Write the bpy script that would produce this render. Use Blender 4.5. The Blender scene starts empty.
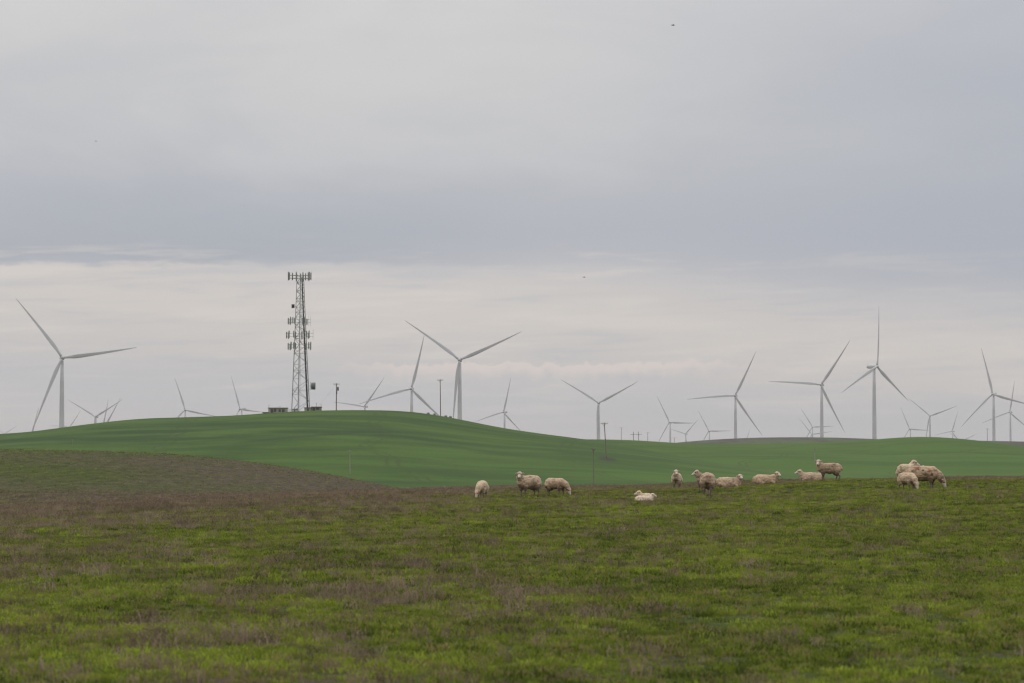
import bpy, bmesh, math, random
import numpy as np
from mathutils import Vector, Matrix, noise as mnoise
random.seed(7); rng = np.random.default_rng(11)
S = bpy.context.scene; C = S.collection
R = math.radians

# ---------------------------------------------------------------- camera, world, sun, exposure
FPX = 2844.4            # 100 mm lens on a 36 mm sensor at 1024 px
HOR, EYE = 457.0, 1.6
PITCH = math.atan((HOR - 341.5) / FPX)
cd = bpy.data.cameras.new('camera'); cam = bpy.data.objects.new('camera', cd); C.objects.link(cam)
cd.sensor_width = 36; cd.lens = 100; cd.clip_start = 0.5; cd.clip_end = 60000
cam.location = (0, 0, EYE); cam.rotation_euler = (R(90) + PITCH, 0, 0)
cd.dof.use_dof = True; cd.dof.focus_distance = 118; cd.dof.aperture_fstop = 4.5
S.camera = cam

def pt(px, row, Y):
    """the point at depth Y seen at a pixel of the photograph"""
    x, y, z = (px - 512) / FPX, (341.5 - row) / FPX, -1.0
    c, s = math.cos(R(90) + PITCH), math.sin(R(90) + PITCH)
    d = (x, y * c - z * s, y * s + z * c)
    k = Y / d[1]
    return Vector((d[0] * k, Y, EYE + d[2] * k))

SUN_EL, SUN_AZ = 56.0, -35.0     # azimuth from +Y, to the left is negative
W = bpy.data.worlds.new('World'); S.world = W; W.use_nodes = True
nt = W.node_tree; nt.nodes.clear()
def N(t, **kw):
    n = nt.nodes.new(t)
    for k, v in kw.items(): setattr(n, k, v)
    return n
def L(a, b): nt.links.new(a, b)
def M(op, a, b=None, c=None, clamp=False):
    n = nt.nodes.new('ShaderNodeMath'); n.operation = op; n.use_clamp = clamp
    for i, v in enumerate((a, b, c)):
        if v is None: continue
        if isinstance(v, (int, float)): n.inputs[i].default_value = v
        else: nt.links.new(v, n.inputs[i])
    return n.outputs[0]
def noise_n(vec, scale, detail=4, rough=.5, dist=0):
    n = nt.nodes.new('ShaderNodeTexNoise'); n.inputs['Scale'].default_value = scale
    n.inputs['Detail'].default_value = detail; n.inputs['Roughness'].default_value = rough
    n.inputs['Distortion'].default_value = dist
    nt.links.new(vec, n.inputs['Vector']); return n.outputs['Fac']
def comb(x, y, z=0.0):
    n = nt.nodes.new('ShaderNodeCombineXYZ')
    for i, v in enumerate((x, y, z)):
        if isinstance(v, (int, float)): n.inputs[i].default_value = v
        else: nt.links.new(v, n.inputs[i])
    return n.outputs[0]
def smooth(x, a, b):
    n = nt.nodes.new('ShaderNodeMapRange'); n.interpolation_type = 'SMOOTHSTEP'
    n.inputs['From Min'].default_value = a; n.inputs['From Max'].default_value = b
    nt.links.new(x, n.inputs['Value']); return n.outputs[0]
def mixc(f, a, b, mode='MIX'):
    n = nt.nodes.new('ShaderNodeMix'); n.data_type = 'RGBA'; n.blend_type = mode
    if isinstance(f, (int, float)): n.inputs['Factor'].default_value = f
    else: nt.links.new(f, n.inputs['Factor'])
    for s, v in ((n.inputs['A'], a), (n.inputs['B'], b)):
        if isinstance(v, tuple): s.default_value = (*v, 1)
        else: nt.links.new(v, s)
    return n.outputs['Result']
def srgb(r, g, b):
    return tuple(((v / 255) / 12.92 if v / 255 <= .04045 else ((v / 255 + .055) / 1.055) ** 2.4) for v in (r, g, b))

tc = N('ShaderNodeTexCoord'); sep = N('ShaderNodeSeparateXYZ'); L(tc.outputs['Generated'], sep.inputs[0])
dx, dy, dz = sep.outputs
az = M('MULTIPLY', M('ARCTAN2', dx, dy), 180 / math.pi)
el = M('MULTIPLY', M('ARCSINE', dz), 180 / math.pi)
# a slow warp so that the cloud layers are not ruled lines
warp = M('MULTIPLY', M('SUBTRACT', noise_n(comb(M('MULTIPLY', az, .10), M('MULTIPLY', el, .35), 3.1), 1, 4, .55), .5), 1.6)
tilt = M('MULTIPLY', az, .06)
elw = M('ADD', M('ADD', el, warp), tilt)
ramp = N('ShaderNodeValToRGB'); ramp.color_ramp.interpolation = 'B_SPLINE'
stops = [(-1.0, (206, 201, 201)), (0.3, (204, 201, 203)), (1.1, (195, 196, 200)), (1.9, (204, 200, 199)), (2.8, (214, 208, 203)), (3.6, (210, 205, 203)),
         (4.2, (184, 187, 196)), (5.0, (182, 185, 194)), (6.2, (196, 197, 200)), (8.2, (209, 208, 208)), (10.5, (214, 212, 213)), (16, (218, 216, 217)), (29, (222, 221, 223))]
e0, e1 = -1.0, 30.0
cr = ramp.color_ramp
while len(cr.elements) < len(stops): cr.elements.new(0.5)
for e, (p, c) in zip(cr.elements, stops):
    e.position = (p - e0) / (e1 - e0); e.color = (*srgb(*c), 1)
L(M('DIVIDE', M('SUBTRACT', elw, e0), e1 - e0, clamp=True), ramp.inputs[0])
col = ramp.outputs[0]
# the dark stratus sheet with a crisp ragged lower edge on the left
edge = M('ADD', el, M('MULTIPLY', M('SUBTRACT', noise_n(comb(M('MULTIPLY', az, .8), M('MULTIPLY', el, 3.0), 9.0), 1, 6, .6), .5), .45))
sheet = M('MULTIPLY', smooth(edge, 3.78, 3.95), M('SUBTRACT', 1, smooth(el, 4.1, 6.0)))
sheet = M('MULTIPLY', sheet, M('SUBTRACT', 1, smooth(az, -6, 3.5)))
col = mixc(M('MULTIPLY', sheet, .85), col, srgb(168, 174, 185))
# pale streaks stretched along the horizon
st = noise_n(comb(M('MULTIPLY', az, .32), M('MULTIPLY', M('SUBTRACT', el, M('MULTIPLY', az, .03)), 3.4), 1.7), 1, 5, .58, .3)
band = M('MULTIPLY', smooth(el, .2, 1.6), M('SUBTRACT', 1, smooth(el, 3.9, 4.6)))
col = mixc(M('MULTIPLY', M('MULTIPLY', smooth(st, .50, .68), band), .48), col, srgb(222, 215, 209))
col = mixc(M('MULTIPLY', M('MULTIPLY', smooth(M('SUBTRACT', 1, st), .50, .68), band), .45), col, srgb(188, 190, 197))
# soft large mottling higher up
mo = noise_n(comb(M('MULTIPLY', az, .16), M('MULTIPLY', el, .5), 5.5), 1, 5, .55, .4)
up = smooth(el, 4.0, 6.5)
col = mixc(M('MULTIPLY', M('MULTIPLY', smooth(mo, .42, .66), up), .30), col, srgb(222, 219, 218))
col = mixc(M('MULTIPLY', M('MULTIPLY', smooth(M('SUBTRACT', 1, mo), .48, .70), up), .28), col, srgb(188, 191, 199))
# right hand side of the sky is a little darker and bluer
col = mixc(M('MULTIPLY', M('MULTIPLY', smooth(az, -2, 12), smooth(el, 1.7, 4.6)), M('MULTIPLY', M('SUBTRACT', 1, smooth(el, 7, 14)), .75)), col, srgb(172, 177, 189))
# a low line of small cumulus tops, just under two degrees up
cu = noise_n(comb(M('MULTIPLY', az, 1.0), 0.0, 2.2), 1.6, 3, .6)
cu2 = noise_n(comb(M('MULTIPLY', az, 1.0), M('MULTIPLY', el, 2.0), 7.2), 5.0, 3, .6)
top = M('ADD', 1.50, M('ADD', M('MULTIPLY', cu, .55), M('MULTIPLY', cu2, .22)))
dcu = M('SUBTRACT', top, el)
cum = M('MULTIPLY', smooth(dcu, -.015, .05), M('SUBTRACT', 1, smooth(dcu, .06, .38)))
cum = M('MULTIPLY', cum, M('MULTIPLY', smooth(az, -4.2, -2.0), M('SUBTRACT', 1, smooth(az, 2.5, 6.5))))
col = mixc(M('MULTIPLY', cum, .75), col, srgb(226, 214, 208))
# below the horizon the world is only a dim earth colour (never seen)
col = mixc(M('SUBTRACT', 1, smooth(dz, -.02, -.004)), col, (.05, .06, .04))
# an overcast dome is brighter overhead
bright = M('ADD', 1.0, M('MULTIPLY', smooth(dz, .2, .85), .38))
bg_c = N('ShaderNodeBackground'); L(col, bg_c.inputs[0]); L(bright, bg_c.inputs[1])
sky = N('ShaderNodeTexSky', sky_type='NISHITA'); sky.sun_disc = False
sky.sun_elevation = R(SUN_EL); sky.sun_rotation = R(SUN_AZ); sky.dust_density = 3
bg_s = N('ShaderNodeBackground'); L(sky.outputs[0], bg_s.inputs[0]); bg_s.inputs[1].default_value = .08
mx = N('ShaderNodeMixShader'); mx.inputs[0].default_value = .93; L(bg_s.outputs[0], mx.inputs[1]); L(bg_c.outputs[0], mx.inputs[2])
wo = N('ShaderNodeOutputWorld'); L(mx.outputs[0], wo.inputs[0])

sd = bpy.data.lights.new('sun', 'SUN'); so = bpy.data.objects.new('sun', sd); C.objects.link(so)
sd.energy = 0.95; sd.angle = R(16); sd.color = (1, .95, .88)
so.rotation_euler = Vector((-math.sin(R(SUN_AZ)) * math.cos(R(SUN_EL)), -math.cos(R(SUN_AZ)) * math.cos(R(SUN_EL)), -math.sin(R(SUN_EL)))).to_track_quat('-Z', 'Y').to_euler()
S.view_settings.view_transform = 'Standard'; S.view_settings.look = 'None'
S.view_settings.exposure = 0.0; S.view_settings.gamma = 1; S.view_settings.use_curve_mapping = False
S.cycles.use_denoising = True; S.cycles.denoising_prefilter = 'ACCURATE'; S.cycles.pixel_filter_type = 'BLACKMAN_HARRIS'; S.cycles.filter_width = 1.25; S.cycles.max_bounces = 6; S.cycles.volume_bounces = 1
S.cycles.diffuse_bounces = 3; S.cycles.sample_clamp_indirect = 4

# ---------------------------------------------------------------- helpers
def tag(o, label=None, cat=None, group=None, kind=None):
    if label: o['label'] = label
    if cat: o['category'] = cat
    if group: o['group'] = group
    if kind: o['kind'] = kind
    return o
def empty(name, loc=(0, 0, 0), rz=0):
    o = bpy.data.objects.new(name, None); C.objects.link(o); o.location = loc; o.rotation_euler = (0, 0, rz)
    o.empty_display_size = .5; return o
def link(name, me, mat=None, parent=None):
    o = bpy.data.objects.new(name, me); C.objects.link(o)
    if mat:
        if len(me.materials) == 0: me.materials.append(mat)
    if parent: o.parent = parent
    return o
def frombm(name, bm, mat, parent=None, smooth_=False):
    me = bpy.data.meshes.new(name); bm.to_mesh(me); bm.free()
    if smooth_:
        for p in me.polygons: p.use_smooth = True
    return link(name, me, mat, parent)
def copy_tree(o, parent=None):
    c = o.copy(); C.objects.link(c); c.parent = parent
    for ch in list(o.children): copy_tree(ch, c)
    return c
def bx(bm, x0, x1, y0, y1, z0, z1):
    v = [bm.verts.new((x, y, z)) for z in (z0, z1) for y in (y0, y1) for x in (x0, x1)]
    for f in ((0, 2, 3, 1), (4, 5, 7, 6), (0, 1, 5, 4), (2, 6, 7, 3), (0, 4, 6, 2), (1, 3, 7, 5)): bm.faces.new([v[i] for i in f])
def tube(bm, pts, rads, n=8, caps=True):
    pts = [Vector(p) for p in pts]
    if not hasattr(rads, '__len__'): rads = [rads] * len(pts)
    rings = []
    for i, p in enumerate(pts):
        d = (pts[min(i + 1, len(pts) - 1)] - pts[max(i - 1, 0)]).normalized()
        a = Vector((0, 0, 1)) if abs(d.z) < .9 else Vector((1, 0, 0))
        u = d.cross(a).normalized(); w = d.cross(u)
        rings.append([bm.verts.new(p + (u * math.cos(t) + w * math.sin(t)) * rads[i]) for t in [2 * math.pi * k / n for k in range(n)]])
    for a, b in zip(rings, rings[1:]):
        for k in range(n): bm.faces.new((a[k], a[(k + 1) % n], b[(k + 1) % n], b[k]))
    if caps:
        bm.faces.new(rings[0][::-1]); bm.faces.new(rings[-1])

def mat(name, base=(.5, .5, .5), rough=.7, metal=0):
    m = bpy.data.materials.new(name); m.use_nodes = True
    b = m.node_tree.nodes['Principled BSDF']; b.inputs['Base Color'].default_value = (*base, 1)
    b.inputs['Roughness'].default_value = rough; b.inputs['Metallic'].default_value = metal
    return m
def noisy(name, a, b, scale, rough=.8, bump=0.0, detail=5):
    global nt
    m = mat(name, a, rough); nt = m.node_tree
    t = nt.nodes.new('ShaderNodeTexCoord'); f = noise_n(t.outputs['Object'], scale, detail, .6)
    p = nt.nodes['Principled BSDF']; nt.links.new(mixc(smooth(f, .35, .68), a, b), p.inputs['Base Color'])
    if bump:
        k = nt.nodes.new('ShaderNodeBump'); k.inputs['Strength'].default_value = bump; nt.links.new(f, k.inputs['Height']); nt.links.new(k.outputs[0], p.inputs['Normal'])
    return m

# ---------------------------------------------------------------- terrain
def vnoise(x, y, seed=0):
    xi = np.floor(x).astype(np.int64); yi = np.floor(y).astype(np.int64)
    fx = x - xi; fy = y - yi; fx = fx * fx * (3 - 2 * fx); fy = fy * fy * (3 - 2 * fy)
    def h(a, b):
        n = (a * 374761393 + b * 668265263 + seed * 974711) & 0xffffffff
        n = ((n ^ (n >> 13)) * 1274126177) & 0xffffffff
        return ((n ^ (n >> 16)) & 0xffff) / 65535.0
    return (h(xi, yi) * (1 - fx) + h(xi + 1, yi) * fx) * (1 - fy) + (h(xi, yi + 1) * (1 - fx) + h(xi + 1, yi + 1) * fx) * fy
def fbm(x, y, seed=0, o=4):
    s = 0; a = .5; t = 0
    for i in range(o):
        s = s + a * vnoise(x * 2 ** i + 17.3 * i, y * 2 ** i - 9.1 * i, seed + i); t += a; a *= .5
    return s / t
def sst(x, a, b):
    t = np.clip((x - a) / (b - a), 0, 1); return t * t * (3 - 2 * t)
def prof(X, Yc, rows):
    px = np.array([r[0] for r in rows], float); z = EYE + (HOR - np.array([r[1] for r in rows], float)) * Yc / FPX
    xs = (px - 512) * Yc / FPX
    s = 0
    w = 12 * Yc / FPX
    for k in (-1.5, -.75, 0, .75, 1.5): s = s + np.interp(X + k * w, xs, z)
    return s / 5
BIG = [(-600, 470), (-300, 458), (-150, 446), (0, 434), (50, 431), (100, 424), (150, 418), (200, 416.7), (250, 415), (290, 411.6), (340, 410), (400, 410.8), (430, 414.3), (470, 421.5), (500, 427.5), (540, 433), (580, 438), (620, 444), (680, 456), (760, 470), (1300, 485)]
RC = [(300, 470), (480, 446), (560, 438.5), (620, 439), (650, 440.5), (680, 442.8), (740, 443.6), (800, 442.5), (860, 440.2), (880, 438.2), (920, 435.6), (960, 438.2), (1000, 443.5), (1024, 447), (1100, 452), (1400, 460)]
RE = [(420, 485), (560, 462), (640, 455), (720, 451), (800, 451), (880, 455), (960, 452), (1024, 455), (1300, 455)]
RD = [(300, 480), (560, 458), (640, 446), (680, 441.8), (700, 440), (740, 437.6), (780, 436.8), (830, 437), (870, 438.6), (920, 440), (980, 440.3), (1024, 441.3), (1100, 442), (1400, 445)]
MND = [(-400, 456), (-150, 450.5), (0, 449.5), (60, 450), (120, 451.5), (180, 454.5), (240, 461), (300, 470), (340, 478), (380, 486), (420, 494), (520, 510), (800, 530)]
RIDGES = [(BIG, 800, 370, 420), (RC, 1150, 260, 400), (RE, 900, 240, 300), (RD, 1650, 380, 700)]
def cx(X):
    return np.interp(X, [-80, -40, -30, -18, -10, 0, 8, 16, 30, 60, 100], [-1.9, -1.25, -.95, -.48, -.2, 0, .06, .40, .60, .7, .7])
BUMPS = []      # (X, Y, dz, radius): local swells under sheep, poles and towers
def H(X, Y, bumps=True):
    X = np.asarray(X, float); Y = np.asarray(Y, float)
    near = cx(X) * sst(Y, 15, 100) - .12 * sst(Y, 130, 178)
    near = near - .16 * sst(Y, 122, 160) - .5 * (1 - sst(X, -34, -6)) * sst(Y, 120, 200)
    near = near + (fbm(X / 7, Y / 11, 3) - .5) * .16 * sst(Y, 8, 40)
    valley = -8 + 5.0 * sst(Y, 1900, 3200) + (fbm(X / 90, Y / 90, 8) - .5) * 2.2
    left = 1 - sst(X, -22, 2)
    valley = valley * (1 - left * (1 - sst(Y, 330, 420))) + left * (1 - sst(Y, 330, 420)) * -2.6
    base = near + (valley - near) * sst(Y, 178 + 0 * X, 300)
    z = base
    m = prof(X, 320, MND); bell = sst(Y, 190, 320) * (1 - sst(Y, 320, 450))
    z = np.maximum(z, base + (m - base) * bell + 0 * X)
    for rows, Yc, wf, wb in RIDGES:
        c = prof(X, Yc, rows)
        bell = np.where(Y < Yc, .5 + .5 * np.cos(np.pi * np.clip((Yc - Y) / wf, 0, 1)), .5 + .5 * np.cos(np.pi * np.clip((Y - Yc) / wb, 0, 1)))
        fold = (fbm(X / 60, Y / 110, 21 + Yc) - .5) * 2.4 * sst(np.abs(Y - Yc), 10, 160) * (bell > 0)
        r = base + (c - base) * bell + fold * bell - 4 * (1 - sst(bell, 0, .12))
        k = 1.2; hh = np.clip(.5 + .5 * (r - z) / k, 0, 1)
        z = z * (1 - hh) + r * hh + k * hh * (1 - hh)
    z = z - np.where((Y > 430) & (Y < 2000), .25, 0)
    if bumps:
        for bx_, by_, dz_, rr in BUMPS:
            z = z + dz_ * np.exp(-((X - bx_) ** 2 + (Y - by_) ** 2) / rr ** 2)
    return z
def h1(x, y): return float(H(np.array([x]), np.array([y]))[0])

def dryness(X, Y):
    p = fbm(X / 1.3, Y / 1.6, 31, 5); q = fbm(X / 7, Y / 12, 55, 3); w = fbm(X / .40, Y / .7, 12, 3)
    d = .46 + .06 * (1 - sst(X / np.maximum(Y, 1), -.10, .02)) + .8 * (p - .5) + .7 * (q - .5) + 1.0 * (w - .5)
    d = d + .50 * sst(Y, 60, 110) * (1 - sst(X / np.maximum(Y, 1), -.08, .02)) + .30 * sst(Y, 148, 172) + .38 * sst(Y, 86, 118) * (1 - sst(X, -14, 1)) + .16 * sst(Y, 140, 165) - .10 * sst(X / np.maximum(Y, 1), -.04, .06) * (1 - sst(Y, 135, 160)) - .12 * sst(X / np.maximum(Y, 1), .02, .12) * (1 - sst(Y, 140, 160))
    return np.clip(d, 0, 1)

# where things stand in the field: (pixel column, row of the feet, depth)
SPOTS = dict(
    s1=(482, 498.5, 112), s2=(528.5, 496.8, 113), s3=(556.2, 495.8, 114), s4=(644.2, 503.3, 104), s6=(676.5, 489.3, 143),
    s7=(705.5, 491.5, 122), s8=(707.5, 496, 116), s9=(729, 487.6, 128), s10=(766, 484.6, 133), s11=(811, 482.0, 142),
    s12=(829, 480.6, 133), s13=(906.5, 485, 119), s14=(907.5, 490.2, 112), s15=(924.5, 489.2, 113))
def solve_bumps(spots, rad):
    """spots: list of (X, Y, wanted z); raises soft swells through them"""
    P = np.array(spots); r = np.array([rad(y) for y in P[:, 1]])
    z0 = H(P[:, 0], P[:, 1])
    A = np.exp(-((P[:, 0][:, None] - P[:, 0][None]) ** 2 + (P[:, 1][:, None] - P[:, 1][None]) ** 2) / (r[None] ** 2)) + np.eye(len(P)) * .02
    w = np.linalg.solve(A, P[:, 2] - z0)
    for (x, y, _), a, rr in zip(spots, w, r): BUMPS.append((x, y, float(a), rr))
sp = []
for k, (px, row, D) in SPOTS.items():
    p = pt(px, row, D); sp.append((p.x, p.y, p.z))
solve_bumps(sp, lambda y: 5.0)
POLES = [  # (top px, top row, base px, base row, depth)
    (336.5, 383.3, 336.3, 410.6, 802), (440.2, 379.3, 440.6, 416.0, 806), ]
sp = []
for tx, tr, bx_, br, D in POLES:
    p = pt(bx_, br, D); sp.append((p.x, p.y, p.z))
solve_bumps(sp, lambda y: 22.0)

# hub column, hub row, blade length in pixels, yaw, phase, size, label
TURB = [
    (62.5, 357.5, 72.9, 4, 82, 1.0, 'largest pale wind turbine at the far left, rising behind the green hill slope'),
    (95.0, 416.7, 33.0, -24, 60, 1.0, 'small wind turbine right of the big left one, two blades in a low V'),
    (103.4, 428.5, 34.0, -8, 29, 1.0, 'wind turbine sunk behind the left slope, one thick slanting blade crossing a small V-bladed one'),
    (101.6, 431.0, 31.0, -8, 12, .95, 'wind turbine sunk behind the left slope, only a thin near upright blade tip showing'),
    (69.6, 427.0, 20.0, 8, 34, .95, 'tiny faint wind turbine low on the slope just right of the big left tower'),
    (30.6, 437.0, 30.5, -8, 15, .95, 'faint wind turbine left of the big left one, only one steep blade above the slope'),
    (4.4, 433.6, 14.0, -8, 58, .85, 'tiny wind turbine at the very left edge, two blades spread low over the slope'),
    (184.9, 409.8, 33.0, -8, 102, 1.0, 'small wind turbine on the hill skyline, the farther left of two before the cell tower'),
    (239.6, 408.8, 35.9, -52, 96, 1.0, 'small turned wind turbine on the skyline just left of the equipment huts'),
    (363.9, 406.5, 35.5, -27, 38, 1.0, 'small wind turbine just right of the transformer pole, hub almost touching the grass'),
    (411.1, 388.5, 54.2, -8, 14, 1.0, 'medium wind turbine with one upright blade, on the crest left of the tallest central turbine'),
    (459.4, 359.7, 65.9, -4, 66, 1.0, 'tall central wind turbine right of the thin pole, one blade hanging beside its tower'),
    (503.3, 412.0, 34.1, -30, 14, 1.0, 'small wind turbine on the falling slope right of the tall central turbine'),
    (598.4, 402.8, 43.6, -4, 62, 1.0, 'wind turbine with two blades in a wide V, behind the leaning power pole'),
    (669.2, 422.3, 29.3, -28, 92, 1.0, 'small wind turbine with a level right blade, leftmost of three in the middle dip'),
    (685.1, 433.9, 19.9, -30, 46, .95, 'tiny wind turbine low in the middle dip, the central one of three'),
    (708.7, 430.9, 23.6, -24, 90, .95, 'small wind turbine at the brown rise, rightmost of three in the middle dip'),
    (734.9, 395.5, 47.2, -8, 26, 1.0, 'medium wind turbine with a level left blade, above the left end of the brown rise'),
    (745.4, 442.0, 15.0, -8, 20, .9, 'tiny wind turbine hidden behind the brown rise, one blade tip showing'),
    (820.9, 384.5, 52.0, -10, 34, 1.0, 'tall wind turbine with a level left blade, on the right beside the side-on turbine'),
    (812.4, 426.9, 21.6, -4, 88, .95, 'tiny wind turbine left of a tall one, the higher of a close pair'),
    (811.7, 434.3, 20.0, -4, 82, .95, 'tiny wind turbine left of a tall one, the lower of a close pair'),
    (877.5, 366.5, 59.6, 51, 4, 1.0, 'tallest wind turbine on the right, nacelle seen side-on, one blade straight up'),
    (929.8, 415.9, 28.0, -4, 70, 1.0, 'small wind turbine right of the side-on one, right blade nearly level'),
    (909.4, 428.9, 24.0, -33, 94, .95, 'tiny wind turbine between the side-on turbine and the next small one'),
    (951.8, 431.3, 21.3, -34, 20, .95, 'tiny wind turbine low left of the tall right edge turbine, one blade near upright'),
    (961.0, 441.0, 17.5, -8, 66, .9, 'tiny wind turbine hidden behind the right rise, one low blade showing'),
    (992.4, 394.0, 46.2, -20, 106, 1.0, 'tall wind turbine near the right edge, one blade leaning to the upper left'),
    (1009.5, 412.0, 30.6, -21, 10, 1.0, 'smaller wind turbine at the right edge with a near upright blade'),
]
tb = []
place = []
for i, (hx, hy, Rp, yaw, ph, s, lab) in enumerate(TURB):
    D = 57 * s * FPX / Rp; p = pt(hx, hy, D); az_ = math.atan2(p.x, p.y)
    rz = R(yaw) - az_
    # the hub sits in front of the tower
    ox, oy = math.sin(rz) * 4.2 * s, -math.cos(rz) * 4.2 * s
    base = Vector((p.x - ox, p.y - oy, p.z - 80 * s))
    place.append((base, rz, s, ph, lab)); tb.append((base.x, base.y, base.z))
solve_bumps(tb, lambda y: 240.0)      # each tower stands on its own swell or hollow of the land

def seen_Y(px, row, y0=260, y1=1400):
    Y = np.arange(y0, y1, 2.0); X = (px - 512) / FPX * Y; r = HOR - (H(X, Y) - EYE) / Y * FPX
    k = np.nonzero(np.minimum.accumulate(r) <= row)[0]
    return float(Y[k[0]]) if len(k) else 780.0
Q_POLE = seen_Y(607, 459.4)
def grid(name, ys, ts, mats, split):
    YY, TT = np.meshgrid(ys, ts, indexing='ij')
    XX = TT * (60 + np.maximum(YY, 0))
    ZZ = H(XX, YY)
    dry = dryness(XX, YY)
    nr, nc = YY.shape
    V = np.stack([XX, YY, ZZ], -1)
    objs = []
    for nm, a, b, m, lab, cat in split:
        ia = int(np.argmin(abs(ys - a))); ib = int(np.argmin(abs(ys - b)))
        sub = V[ia:ib + 1].reshape(-1, 3); n = ib - ia + 1
        i = np.arange(n - 1)[:, None] * nc + np.arange(nc - 1)[None]
        F = np.stack([i, i + 1, i + 1 + nc, i + nc], -1).reshape(-1, 4)
        me = bpy.data.meshes.new(nm); me.from_pydata(sub.tolist(), [], F.tolist()); me.update()
        me.polygons.foreach_set('use_smooth', np.ones(len(me.polygons), bool))
        at = me.attributes.new('dry', 'FLOAT', 'POINT'); at.data.foreach_set('value', dry[ia:ib + 1].reshape(-1).astype(np.float32))
        objs.append(tag(link(nm, me, m), lab, cat, kind='structure'))
    return objs

def pos_node():
    g = nt.nodes.new('ShaderNodeNewGeometry'); s = nt.nodes.new('ShaderNodeSeparateXYZ'); nt.links.new(g.outputs['Position'], s.inputs[0])
    return g.outputs['Position'], s.outputs
def attr(name, typ='GEOMETRY', out='Fac'):
    a = nt.nodes.new('ShaderNodeAttribute'); a.attribute_name = name; a.attribute_type = typ; return a.outputs[out]

GREEN_D, GREEN_L = (.030, .040, .009), (.075, .098, .016)
DRY_D, DRY_L = (.034, .027, .018), (.110, .088, .058)
def field_material():
    global nt
    m = mat('field_soil_and_turf', rough=.95); nt = m.node_tree
    P, (x, y, z) = pos_node(); d = attr('dry')
    f1 = noise_n(comb(M('MULTIPLY', x, 1.3), M('MULTIPLY', y, .8)), 1.5, 6, .65)
    f2 = noise_n(P, 9, 4, .6)
    g = mixc(smooth(f2, .3, .7), GREEN_D, GREEN_L); b = mixc(smooth(f2, .3, .7), DRY_D, DRY_L)
    k = smooth(M('ADD', d, M('MULTIPLY', M('SUBTRACT', f1, .5), .9)), .30, .78)
    c = mixc(k, g, b)
    p = nt.nodes['Principled BSDF']; nt.links.new(c, p.inputs['Base Color']); p.inputs['Specular IOR Level'].default_value = .1
    bp = nt.nodes.new('ShaderNodeBump'); bp.inputs['Strength'].default_value = .8; bp.inputs['Distance'].default_value = .08
    nt.links.new(M('ADD', f1, M('MULTIPLY', f2, .6)), bp.inputs['Height']); nt.links.new(bp.outputs[0], p.inputs['Normal'])
    return m
def pasture_material():
    global nt
    m = mat('rough_pasture', rough=.95); nt = m.node_tree
    P, (x, y, z) = pos_node(); d = attr('dry')
    f1 = noise_n(comb(M('MULTIPLY', x, .055), M('MULTIPLY', y, .03), 4.0), 1, 6, .62, .6)
    f2 = noise_n(comb(M('MULTIPLY', x, .8), M('MULTIPLY', y, .30)), 1, 6, .7)
    hi = smooth(z, -2.4, -.6)          # dead weeds fill the dip below the slope
    g = mixc(smooth(f2, .3, .7), (.032, .045, .009), (.078, .098, .017)); b = mixc(smooth(f2, .3, .7), (.052, .042, .028), (.108, .086, .058))
    k = M('ADD', M('ADD', M('MULTIPLY', M('SUBTRACT', f1, .5), 2.4), M('MULTIPLY', M('SUBTRACT', f2, .5), .8)), M('ADD', .14, M('MULTIPLY', M('SUBTRACT', 1, hi), .7)))
    ex = smooth(M('ADD', x, M('MULTIPLY', f1, 26)), -34, -6)
    c = mixc(M('ADD', k, M('MULTIPLY', ex, .75), clamp=True), g, b)
    nt.links.new(c, nt.nodes['Principled BSDF'].inputs['Base Color'])
    nt.nodes['Principled BSDF'].inputs['Specular IOR Level'].default_value = .1
    bp = nt.nodes.new('ShaderNodeBump'); bp.inputs['Strength'].default_value = .7; bp.inputs['Distance'].default_value = .4
    nt.links.new(f2, bp.inputs['Height']); nt.links.new(bp.outputs[0], nt.nodes['Principled BSDF'].inputs['Normal'])
    return m
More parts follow.
